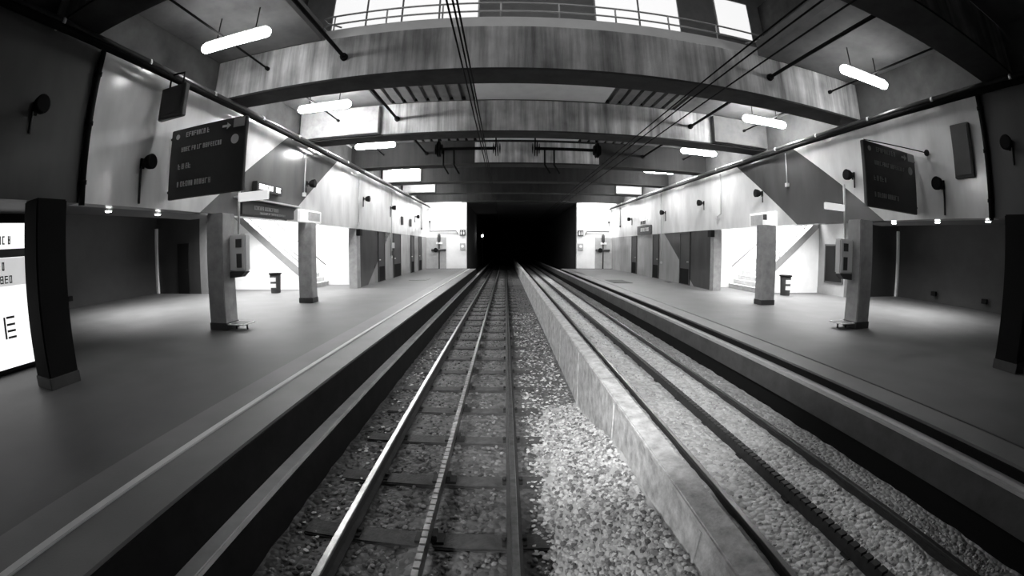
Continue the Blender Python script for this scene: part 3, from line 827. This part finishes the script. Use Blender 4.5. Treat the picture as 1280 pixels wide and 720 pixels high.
insulator(1.1, 3.4, CZ+3.70, 15.4, (1.45, 1.8), 'dark insulator bar with disc ends above the right side of the tracks')
insulator(-2.5, -.35, CZ+3.70, 15.4, (-2.3, -1.9), 'dark insulator bar with disc ends above the left track')

# ------------------------------------------------------------------ end wall fittings
def end_fit(side, xs):
    s = -1 if side == 'left' else 1
    sg = thing('toilet_sign', (xs[0], 32.98, 2.6), 'small dark pictogram sign on the white %s end wall at the tunnel mouth' % side, 'sign', 'end wall pictograms')
    B(xs[0]-.22, xs[0]+.22, 32.93, 32.998, 2.58, 3.04, bevel=.01).build('plate', M['dark'], sg)
    a = MB()
    for u in (-.1, .1):
        a.lathe([(.035, 32.92), (.035, 32.931)], (xs[0]+u, 0, 2.94), 'Y', 10).box(xs[0]+u-.05, xs[0]+u+.05, 32.92, 32.931, 2.66, 2.88)
    a.build('figures', M['white'], sg)
    cb = thing('alarm_box', (xs[0], 32.98, 1.4), 'small alarm box with round dial on the white %s end wall' % side, 'alarm box', 'end wall alarm boxes')
    B(xs[0]-.2, xs[0]+.2, 32.9, 32.998, 1.45, 1.98, bevel=.015).build('case', M['grey'], cb)
    MB().lathe([(.12, 32.88), (.12, 32.9)], (xs[0], 0, 1.75), 'Y', 16).build('dial', M['white'], cb)
    hy = thing('hydrant', (xs[1], 32.9, 0), 'dark hydrant pipes and valve on the grey %s end wall panel' % side, 'hydrant', 'end wall hydrants')
    MB().tube([(xs[1], 32.85, .01), (xs[1], 32.85, 2.1), (xs[1]+s*.05, 32.85, 2.6)], .05, 10).build('riser', M['dark'], hy)
    MB().tube([(xs[1]-.6, 32.85, 1.47), (xs[1]+.55, 32.85, 1.47)], .09, 10).build('manifold', M['dark'], hy)
    MB().lathe([(.16, 32.70), (.18, 32.72), (.18, 32.76), (.05, 32.78), (.05, 32.86)], (xs[1]-.25, 0, 1.47), 'Y', 16).build('valve_wheel', M['black'], hy)
    MB().lathe([(.07, 2.05), (.13, 2.2), (.13, 2.6), (.07, 2.75)], (xs[1], 32.83, 0), 'Z', 14).build('cylinder', M['dark'], hy)
    B(xs[1]-.22, xs[1]+.28, 32.78, 32.8, 1.93, 2.1).build('tag_plate', M['white'], hy)
    a = MB().tube([(xs[2], 32.93, 2.7), (xs[2]+s*.15, 32.93, 2.96), (xs[3], 32.93, 2.96), (xs[3], 32.93, 3.7)], .035, 8)
    a.lathe([(.06, 32.82), (.09, 32.88), (.09, 32.96)], (xs[3], 0, 3.72), 'Y', 12)
    tag(a.build('bent_pipe', M['dark']), 'thin dark bent pipe across the white %s end wall' % side, 'pipe', 'end wall bent pipes')
end_fit('left', (-3.35, -5.2, -3.7, -5.95))
end_fit('right', (5.95, 7.75, 6.3, 8.25))
# platform inspection covers
tag(B(5.1, 6.05, 19.3, 21.2, -.004, .012, bevel=.004).box(5.3, 5.85, 19.5, 21.0, .008, .016).build('inspection_cover', M['skirt']), 'large grey inspection cover in the right platform', 'inspection cover')
tag(B(8.05, 8.3, 19.75, 20.3, -.004, .012, bevel=.004).box(8.1, 8.25, 19.8, 20.25, .008, .02).build('inspection_cover', M['dark']), 'small dark cover beside the right wall doors', 'inspection cover')
tag(B(-4.9, -4.0, 21.0, 22.3, -.004, .012, bevel=.004).box(-4.75, -4.15, 21.2, 22.1, .008, .016).build('inspection_cover', M['platL']), 'large inspection cover in the left platform', 'inspection cover')
# signal in the tunnel
sg = thing('signal', (-2.44, 45, -.5), 'tunnel signal post with one bright white light', 'signal')
MB().tube([(-2.44, 45, -.5), (-2.44, 45, 3.3)], .06, 10).build('post', M['black'], sg)
B(-2.62, -2.26, 44.85, 45.05, 2.5, 3.5, bevel=.03).build('head', M['black'], sg)
MB().lathe([(.11, 44.80), (.11, 44.85)], (-2.44, 0, 2.88), 'Y', 16).build('lens', M['signal'], sg)

# ------------------------------------------------------------------ lights of the place, plus an added fill spot
def area(name, loc, sx, sy, e, rot=(0, 0, 0), spread=180):
    l = bpy.data.lights.new(name, 'AREA'); l.shape = 'RECTANGLE'; l.size = sx; l.size_y = sy; l.energy = e; l.spread = math.radians(spread)
    o = bpy.data.objects.new(name, l); COL.objects.link(o); o.location = loc; o.rotation_euler = rot
def spot(name, loc, tgt, e, ang, blend=.6, r=.08):
    l = bpy.data.lights.new(name, 'SPOT'); l.energy = e; l.spot_size = math.radians(ang); l.spot_blend = blend; l.shadow_soft_size = r
    o = bpy.data.objects.new(name, l); COL.objects.link(o); o.location = loc
    o.rotation_euler = (Vector(tgt)-Vector(loc)).to_track_quat('-Z', 'Y').to_euler()
area('stair_light_left', (-9.6, 17.5, 5.9), 3, 1.2, 1000)
area('stair_light_right', (11.2, 16.1, 5.9), 3, 1.2, 1000)
area('hall_light_left', (-9.6, 13.4, 3.58), 3.0, 1.6, 520, spread=140)
area('hall_light_right', (11.2, 11.9, 3.58), 3.0, 1.6, 420, spread=140)
area('hall_far_light_left', (-11.0, 9.5, 3.58), 2.0, 1.5, 210, spread=105)
area('hall_far_light_right', (13.0, 8.6, 3.58), 2.0, 1.5, 180, spread=105)
area('upper_light', (0.9, 5.4, 10.9), 8, 1.2, 120)
area('end_light_left', (-4.7, 31.9, 6.0), 2.0, .5, 330)
area('end_light_right', (7.1, 31.9, 6.0), 2.0, .5, 330)
spot('headlight_left', (-1.6, .1, .35), (2.1, 5.5, -1.0), 260, 62, .9)
spot('track_fill_spot', (-.3, .05, 2.9), (2.3, 9.5, -.8), 2300, 62, 1.)  # added fill above the cab, brightens the right track bed

w = bpy.data.worlds.new('world'); S.world = w; w.use_nodes = True
w.node_tree.nodes['Background'].inputs['Color'].default_value = g(.004)
w.node_tree.nodes['Background'].inputs['Strength'].default_value = 1

# ------------------------------------------------------------------ camera: equidistant wide lens, 527 px per radian on a 1280 px frame
PANO = True
cam = bpy.data.cameras.new('camera'); co = bpy.data.objects.new('camera', cam); COL.objects.link(co)
R = ((0.9998733736, 0.0159031674, 0.0005709564), (-0.0158848217, 0.9952844782, 0.0956894973), (0.0009535021, -0.0956864500, 0.9954110679))
m4 = Matrix([[R[i][0], R[i][2], -R[i][1], (0, 0, CZ)[i]] for i in range(3)] + [[0, 0, 0, 1]])
co.matrix_world = m4
cam.sensor_width = 36; cam.sensor_fit = 'HORIZONTAL'; cam.clip_start = .02; cam.clip_end = 300
if PANO:
    cam.type = 'PANO'
    c = cam if hasattr(cam, 'panorama_type') else cam.cycles
    c.panorama_type = 'FISHEYE_LENS_POLYNOMIAL'
    k = 1280/36/526.78
    c.fisheye_polynomial_k0 = 0; c.fisheye_polynomial_k1 = -k
    c.fisheye_polynomial_k2 = 0; c.fisheye_polynomial_k3 = 0; c.fisheye_polynomial_k4 = 0
    c.fisheye_fov = math.radians(175)
else:
    cam.lens = 12
S.camera = co
S.view_settings.view_transform = 'Standard'; S.view_settings.look = 'None'
S.view_settings.exposure = 0; S.view_settings.gamma = 1; S.view_settings.use_curve_mapping = False
